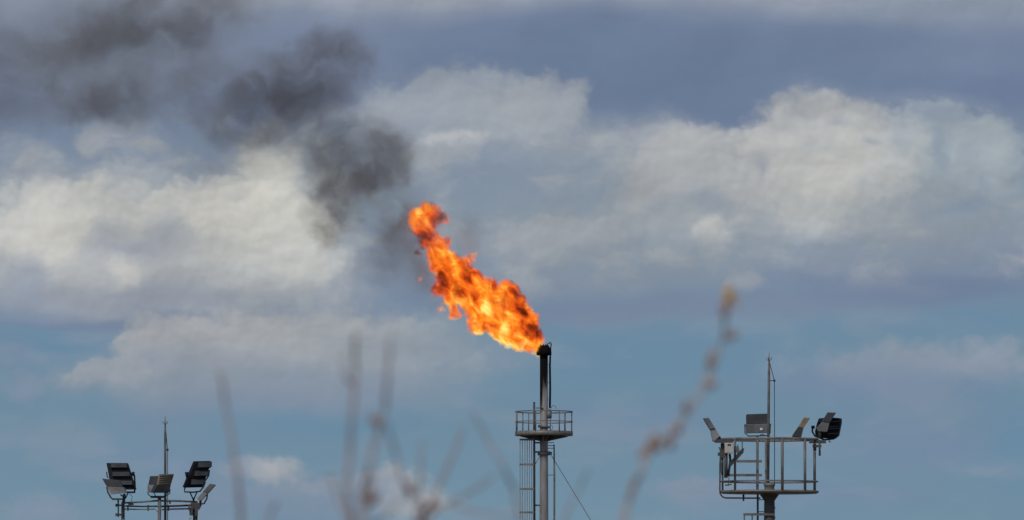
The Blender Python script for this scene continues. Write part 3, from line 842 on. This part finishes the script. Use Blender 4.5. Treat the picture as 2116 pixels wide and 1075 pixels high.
# ------------------------------------------------------------------ flame and smoke: volumes inside a shell that follows their outline
def shell(name, spheres, voxel, origin, smooth=6):
    bm = bmesh.new()
    for c, r in spheres:
        bmesh.ops.create_icosphere(bm, subdivisions=2, radius=1.0, matrix=Matrix.Translation(c) @ Matrix.Diagonal((r[0], r[1], r[2], 1)))
    me = bpy.data.meshes.new(name + '_raw'); bm.to_mesh(me); bm.free()
    tmp = bpy.data.objects.new(name + '_raw', me); C.objects.link(tmp)
    md = tmp.modifiers.new('r', 'REMESH'); md.mode = 'VOXEL'; md.voxel_size = voxel
    ms = tmp.modifiers.new('s', 'SMOOTH'); ms.iterations = smooth; ms.factor = .5
    dg = bpy.context.evaluated_depsgraph_get()
    me2 = bpy.data.meshes.new_from_object(tmp.evaluated_get(dg)); me2.name = name
    bpy.data.objects.remove(tmp); bpy.data.meshes.remove(me)
    o = bpy.data.objects.new(name, me2); C.objects.link(o); o.location = origin
    return o

FO = P(1122, 712, YF)
def fz(zx, zy, dy=0.0):
    return P(780 + zx / 2.985, 400 + zy / 2.985, YF + dy) - FO
FM = 2.985 * F / YF
FLAME = [  # spine of the flame: x, y, radius in the close-up's pixels
    (1005, 945, 34), (975, 930, 58), (945, 890, 86), (900, 850, 110), (850, 795, 134), (790, 755, 150), (725, 715, 148),
    (665, 685, 134), (610, 630, 120), (560, 585, 118), (500, 540, 116), (455, 480, 106), (415, 420, 96), (375, 365, 84), (340, 310, 66),
    (300, 255, 62), (275, 200, 74), (255, 150, 78), (310, 120, 76), (365, 138, 62), (405, 160, 42), (325, 160, 56), (285, 228, 72), (315, 285, 70),
    (430, 305, 52), (545, 425, 46), (580, 405, 32), (602, 385, 22), (640, 800, 84), (800, 860, 84), (880, 920, 58), (460, 640, 66), (460, 710, 46), (395, 580, 66), (800, 610, 82), (700, 570, 60)]
PUFFS = [(250, 365, 24), (268, 520, 26), (400, 715, 22), (500, 750, 28), (455, 745, 34), (235, 290, 20), (435, 265, 26)]
def make_flame():
    m = bpy.data.materials.new('burning gas'); m.use_nodes = True; t = m.node_tree; t.nodes.clear(); k = NT(t)
    tc = k.node('ShaderNodeTexCoord').outputs['Object']
    w1 = k.noise(tc, 0.75, 5.0, .6, True)
    w2 = k.noise(k.v('ADD', tc, (9.1, 3.3, 7.7)), 2.4, 3.0, .6, True)
    p = k.v('MULTIPLY_ADD', k.v('SUBTRACT', w1, (.5, .5, .5)), (.95, .95, .95), tc)
    p = k.v('MULTIPLY_ADD', k.v('SUBTRACT', w2, (.5, .5, .5)), (.55, .55, .55), p)
    f = None
    for zx, zy, r in FLAME + PUFFS:
        c = fz(zx, zy); rr = r / FM * 1.10
        d = k.m('MULTIPLY_ADD', k.v('DISTANCE', p, tuple(c)), -1.0, rr)      # metres inside the sphere
        f = d if f is None else k.m('SMOOTH_MAX', f, d, 0.12)
    # local turbulence breaks the edge into tongues
    e = k.noise(tc, 1.3, 5.0, .60)
    f2 = k.m('ADD', f, k.m('MULTIPLY_ADD', e, .85, -.44))
    dens = k.mr(f2, 0.0, 0.42)
    # heat: yellow-white low down on the windward belly, red at the far end, dark soot curls between
    px_, py_, pz_ = k.sep(tc)
    ax = k.m('MULTIPLY_ADD', px_, .60, k.m('MULTIPLY', pz_, -.80))           # 0 at the tip, about -11 at the far end
    along = k.mr(ax, -11.0, -2.0, 0.0, 1.0, False)
    ac = k.m('MULTIPLY_ADD', px_, -.80, k.m('MULTIPLY', pz_, -.60))          # + on the lower left side
    hv = k.com(k.m('MULTIPLY', ax, .85), k.m('MULTIPLY', ac, 1.2), py_)
    h1 = k.noise(k.v('ADD', hv, (2.0, 5.0, 1.0)), 1.18, 8.0, .64, False, .4)
    ph = k.v('MULTIPLY_ADD', k.v('SUBTRACT', w1, (.5, .5, .5)), (3.2, 3.2, 3.2), tc)
    h2 = k.noise(k.v('ADD', tc, (5.0, 1.0, 8.0)), 0.55, 3.0, .5)
    heat = k.m('MULTIPLY_ADD', k.m('SUBTRACT', h1, .5), 2.6, .35)
    heat = k.m('ADD', heat, k.m('MULTIPLY', k.m('SUBTRACT', h2, .5), .9))
    heat = k.m('MULTIPLY_ADD', along, .30, k.m('SUBTRACT', heat, .10))
    heat = k.m('MULTIPLY_ADD', k.mr(ac, -1.8, 1.8), .32, k.m('SUBTRACT', heat, .10))
    heat = k.m('SUBTRACT', heat, k.mr(k.v('DISTANCE', ph, tuple(fz(945, 800, -.8))), 1.5, .1, 0, .50))
    heat = k.m('SUBTRACT', heat, k.mr(k.v('DISTANCE', ph, tuple(fz(830, 690, -1.2))), 1.4, .0, 0, .26))
    heat = k.m('SUBTRACT', heat, k.mr(k.v('DISTANCE', ph, tuple(fz(500, 500, -.8))), 1.7, .0, 0, .22))
    heat = k.m('SUBTRACT', heat, k.m('MULTIPLY', k.mr(ac, 1.7, 2.5, 0, .2), k.mr(ax, -5.0, -6.5)))
    heat = k.m('ADD', heat, k.mr(k.v('DISTANCE', p, tuple(fz(300, 150, -.3))), 1.3, .2, 0, .14))
    col = k.ramp(heat, [(0.0, (.05, .009, .004, 1)), (.16, (.20, .022, .006, 1)), (.34, (.60, .062, .008, 1)), (.52, (1.0, .155, .012, 1)),
                        (.70, (1.08, .29, .018, 1)), (.86, (1.12, .58, .06, 1)), (1.0, (1.25, .92, .26, 1))])
    sig = k.m('MULTIPLY', dens, k.mr(ax, -11.5, -5.0, 2.4, 5.5))
    em = k.node('ShaderNodeEmission'); k.put(em.inputs['Color'], col); k.put(em.inputs['Strength'], sig)
    ab = k.node('ShaderNodeVolumeAbsorption'); ab.inputs['Color'].default_value = (0, 0, 0, 1); k.put(ab.inputs['Density'], sig)
    ad = k.node('ShaderNodeAddShader'); t.links.new(em.outputs[0], ad.inputs[0]); t.links.new(ab.outputs[0], ad.inputs[1])
    out = k.node('ShaderNodeOutputMaterial'); t.links.new(ad.outputs[0], out.inputs['Volume'])
    m.cycles.volume_step_rate = 0.16
    sp = []
    for zx, zy, r in FLAME + PUFFS:
        rr = r / FM * 1.16 + .25
        sp.append((fz(zx, zy), (rr, rr, rr)))
    o = shell('flame', sp, .16, FO, 3)
    o.data.materials.append(m)
    o['label'] = 'billowing orange and yellow gas flame blown up and left from the burner tip'; o['category'] = 'flame'
make_flame()

# smoke: centre x, y, radius x, radius y in photograph pixels, density, depth offset in metres
SMOKE = [
    (668, 490, 34, 40, .62, 0), (683, 440, 64, 66, .55, 0), (698, 385, 86, 72, .62, .5), (740, 345, 108, 74, .66, 0), (795, 320, 76, 64, .62, .4),
    (820, 350, 50, 36, .28, 0), (700, 290, 110, 80, .46, 1), (620, 250, 125, 76, .46, 0), (545, 215, 115, 76, .60, 1), (495, 190, 76, 60, .44, 0), (640, 195, 110, 60, .34, 1),
    (660, 170, 105, 72, .42, 0), (680, 115, 94, 64, .52, -.5), (725, 125, 54, 58, .38, 0), (645, 90, 62, 46, .34, 0), (585, 140, 96, 54, .34, 0),
    (430, 240, 105, 60, .42, 0), (440, 320, 95, 80, .20, 1), (500, 275, 85, 44, .30, 0), (770, 430, 120, 76, .24, 1), (830, 420, 80, 60, .20, .6), (560, 310, 90, 60, .22, 0), (590, 320, 70, 60, .18, 1),
    (350, 35, 175, 92, .46, 1), (250, 75, 175, 90, .48, 0), (150, 95, 160, 80, .40, 2), (440, 15, 120, 70, .36, 0), (50, 105, 170, 80, .30, 0), (330, -60, 300, 90, .4, 1),
    (215, 205, 110, 66, .42, 0), (195, 232, 66, 36, .36, -1), (110, 190, 130, 70, .30, 0), (310, 175, 130, 66, .30, 1), (20, 215, 140, 76, .28, 1),
    (400, 150, 140, 80, .24, 0), (-120, 120, 160, 130, .26, 0), (300, 240, 120, 40, .18, 0),
    (846, 480, 70, 80, .42, .8), (798, 490, 48, 54, .32, .6), (876, 560, 46, 42, .38, .6), (962, 480, 42, 46, .24, .6), (800, 550, 100, 66, .24, .8), (905, 610, 60, 40, .16, .6),
    (1136, 694, 12, 12, 1.3, .2),
]
def make_smoke():
    m = bpy.data.materials.new('sooty smoke'); m.use_nodes = True; t = m.node_tree; t.nodes.clear(); k = NT(t)
    tc = k.node('ShaderNodeTexCoord').outputs['Object']
    ts = k.v('MULTIPLY', tc, (1.0, .30, 1.0))
    w1 = k.noise(ts, 0.26, 7.0, .58, True)
    w2 = k.noise(k.v('ADD', ts, (3.1, 7.3, 1.7)), .8, 5.0, .62, True)
    p = k.v('MULTIPLY_ADD', k.v('SUBTRACT', w1, (.5, .5, .5)), (4.2, 2.6, 3.6), tc)
    p = k.v('MULTIPLY_ADD', k.v('SUBTRACT', w2, (.5, .5, .5)), (1.5, .6, 1.5), p)
    f = None; sp = []
    for px, py, rx, ry, dn, dy in SMOKE:
        c = P(px, py, YF + dy) - FO
        if rx > 15: rx *= 1.14; ry *= 1.14
        a = rx * YF / F; b = ry * YF / F; dp = max(.3, min(1.6, .5 * (a + b)))
        d = k.v('MULTIPLY_ADD', p, (1 / a, 1 / dp, 1 / b), (-c.x / a, -c.y / dp, -c.z / b))
        v = k.mr(k.v('LENGTH', d), 1.12, .1, 0, dn * 2.6 / dp if dp > 1 else dn)
        f = v if f is None else k.m('ADD', f, v)
        if abs(rx) > 15:
            sp.append((c, (a * 1.12 + .7, dp * 1.1 + .6, b * 1.12 + .7)))
        else:
            sp.append((c, (a * 1.8, dp * 1.5, b * 1.8)))
    n = k.noise(k.v('MULTIPLY', p, (.40, .12, .48)), 1.0, 8.0, .58, False, .5)
    f = k.m('MULTIPLY', f, k.mr(n, .30, .68, .22, 1.45, False))
    pv = k.node('ShaderNodeVolumePrincipled')
    pv.inputs['Color'].default_value = (.66, .53, .45, 1)
    k.put(pv.inputs['Density'], k.m('MULTIPLY', f, .42))
    pv.inputs['Anisotropy'].default_value = .2
    out = k.node('ShaderNodeOutputMaterial'); t.links.new(pv.outputs[0], out.inputs['Volume'])
    m.cycles.volume_step_rate = 0.35
    o = shell('smoke', sp, .45, FO, 4)
    o.data.materials.append(m); o['kind'] = 'stuff'
    o['label'] = 'dark grey smoke trailing up and left from the flame across the sky'; o['category'] = 'smoke'
make_smoke()

# ------------------------------------------------------------------ dry shrubs close to the camera, far out of focus
PALE = mat_paint('pale tan stalk', (0.46, 0.36, 0.32), .8, 0, .25, 40, bump=0)
TWIG = mat_paint('dry grey brown twig', (0.37, 0.28, 0.26), .8, 0, .25, 40, bump=0)
BUD = mat_paint('brown bud', (0.38, 0.26, 0.21), .8, 0, .2, 40, bump=0)
LEAF = mat_paint('withered orange leaf', (0.80, 0.46, 0.11), .7, 0, .2, 40, bump=0)
def branch(t, pts, Y, w, name='branch', wob=3.0, mat=None):
    """a twig through photograph points at distance Y, run down to the shrub's foot when it leaves the frame; w = width in photograph pixels"""
    rnd = random.Random(int(pts[0][0] * 7 + pts[0][1]))
    out = []
    for i, (x, y) in enumerate(pts):
        out.append(P(x, y, Y + rnd.uniform(-.05, .05)))
    fine = []
    for i in range(len(out) - 1):
        for j in range(6):
            q_ = out[i].lerp(out[i + 1], j / 6.0)
            fine.append(q_ + Vector((rnd.uniform(-1, 1), 0, rnd.uniform(-1, 1))) * wob * Y / F * .5)
    fine.append(out[-1])
    if pts[-1][1] > 1060:
        foot = Vector(t.location) + Vector((rnd.uniform(-.05, .05), rnd.uniform(-.05, .05), 0))
        a = fine[-1]
        for j in range(1, 8):
            s = j / 7.0
            q_ = a.lerp(foot, s); q_.x = a.x + (foot.x - a.x) * (s ** 1.3)
            fine.append(q_)
    n = len(fine)
    rs = [w * .86 * Y / F * .5 * (.62 + .6 * i / n) for i in range(n)]
    return MB().tube(fine, rs, 7).obj(name, mat or TWIG, t)
def bud(parent, px, py, Y, r, mat=None, ry=None, name='bud'):
    c = P(px, py, Y); r = 1.35 * r * Y / F; ry = (1.25 * ry * Y / F) if ry else r
    b = MB(); rnd = random.Random(int(px + py))
    for i in range(5):
        d = Vector((rnd.uniform(-.5, .5) * r, rnd.uniform(-.5, .5) * r, rnd.uniform(-.5, .5) * ry))
        ax = Vector((rnd.uniform(-.6, .6), rnd.uniform(-.6, .6), 1)).normalized()
        A = c + d - ax * ry * .7; B = c + d + ax * ry * .7
        b.tube([A, A.lerp(B, .3), A.lerp(B, .7), B], [r * .1, r * .42, r * .34, r * .05], 6)
    return b.obj(name, mat or BUD, parent)

t = thing('dry_shrub', (P(505, 1075, 12).x + .05, 12, 0), 'single blurred bare twig standing beside the floodlight tower that has no platform', 'shrub')
branch(t, [(455, 765), (466, 840), (480, 920), (492, 1000), (498, 1078)], 12, 11)
branch(t, [(572, 1035), (560, 1060), (552, 1080)], 12.3, 8)

t = thing('dry_shrub', (P(735, 1075, 11.5).x, 11.5, 0), 'tallest blurred bunch of upright bare twigs', 'shrub')
b1 = branch(t, [(733, 690), (735, 760), (728, 860), (722, 940), (716, 1010), (728, 1080)], 11.5, 13)
branch(t, [(704, 738), (712, 775), (732, 800)], 11.5, 7)
b2 = branch(t, [(806, 700), (801, 780), (795, 850), (778, 905), (760, 970), (748, 1030), (752, 1080)], 11.4, 12)
bud(b2, 774, 868, 11.4, 12)
branch(t, [(798, 870), (815, 930), (828, 985), (850, 1030)], 11.6, 8)
branch(t, [(680, 975), (697, 1030), (722, 1080)], 11.6, 9)
b3 = branch(t, [(770, 980), (765, 1020), (748, 1080)], 11.5, 10)
bud(b3, 768, 1028, 11.5, 14)
branch(t, [(852, 1000), (830, 1030), (800, 1062), (770, 1085)], 11.7, 7)

t = thing('dry_shrub', (P(870, 1075, 12.5).x, 12.5, 0), 'blurred bare twigs fanning out low just left of the flare stack', 'shrub')
branch(t, [(872, 915), (869, 975), (866, 1030), (858, 1080)], 12.5, 9)
b4 = branch(t, [(957, 885), (935, 945), (910, 1000), (885, 1045), (868, 1080)], 12.5, 11)
branch(t, [(1024, 982), (985, 1010), (940, 1035), (905, 1048), (880, 1075)], 12.6, 9)
b5 = branch(t, [(975, 850), (1005, 905), (1040, 965), (1062, 1010), (1075, 1080)], 12.8, 8)
bud(b4, 843, 1005, 12.5, 10); bud(b4, 895, 1040, 12.5, 9)
branch(t, [(838, 1000), (868, 1030), (875, 1080)], 12.4, 8)
branch(t, [(1070, 1072), (1000, 1060), (930, 1045)], 12.8, 5)
branch(t, [(1218, 968), (1198, 1010), (1175, 1050), (1165, 1080)], 13, 6)

t = thing('dry_shrub', (P(1270, 1075, 12).x, 12, 0), 'blurred leaning twig with withered leaf clumps and an orange tip, beside the railed floodlight mast', 'shrub')
b = branch(t, [(1506, 608), (1499, 670), (1492, 710), (1468, 770), (1440, 825), (1405, 875), (1375, 905), (1345, 930), (1322, 980), (1300, 1030), (1287, 1080)], 12, 11, wob=7, mat=PALE)
bud(b, 1508, 616, 12, 11, LEAF, 22, 'leaf'); bud(b, 1498, 645, 12, 9, BUD, 12)
for x, y, r, ry in ((1512, 694, 11, 9), (1469, 742, 9, 18), (1464, 792, 13, 14), (1418, 836, 9, 11), (1404, 882, 14, 12), (1354, 912, 13, 15), (1386, 916, 8, 14), (1328, 942, 7, 14), (1340, 925, 8, 8), (1306, 1010, 5, 16)):
    bud(b, x, y, 12, r, BUD if (x + y) % 3 else PALE, ry, 'leaf')
branch(t, [(1350, 880), (1354, 905), (1350, 925)], 12, 4)
branch(t, [(1384, 930), (1382, 905), (1360, 908)], 12, 4)
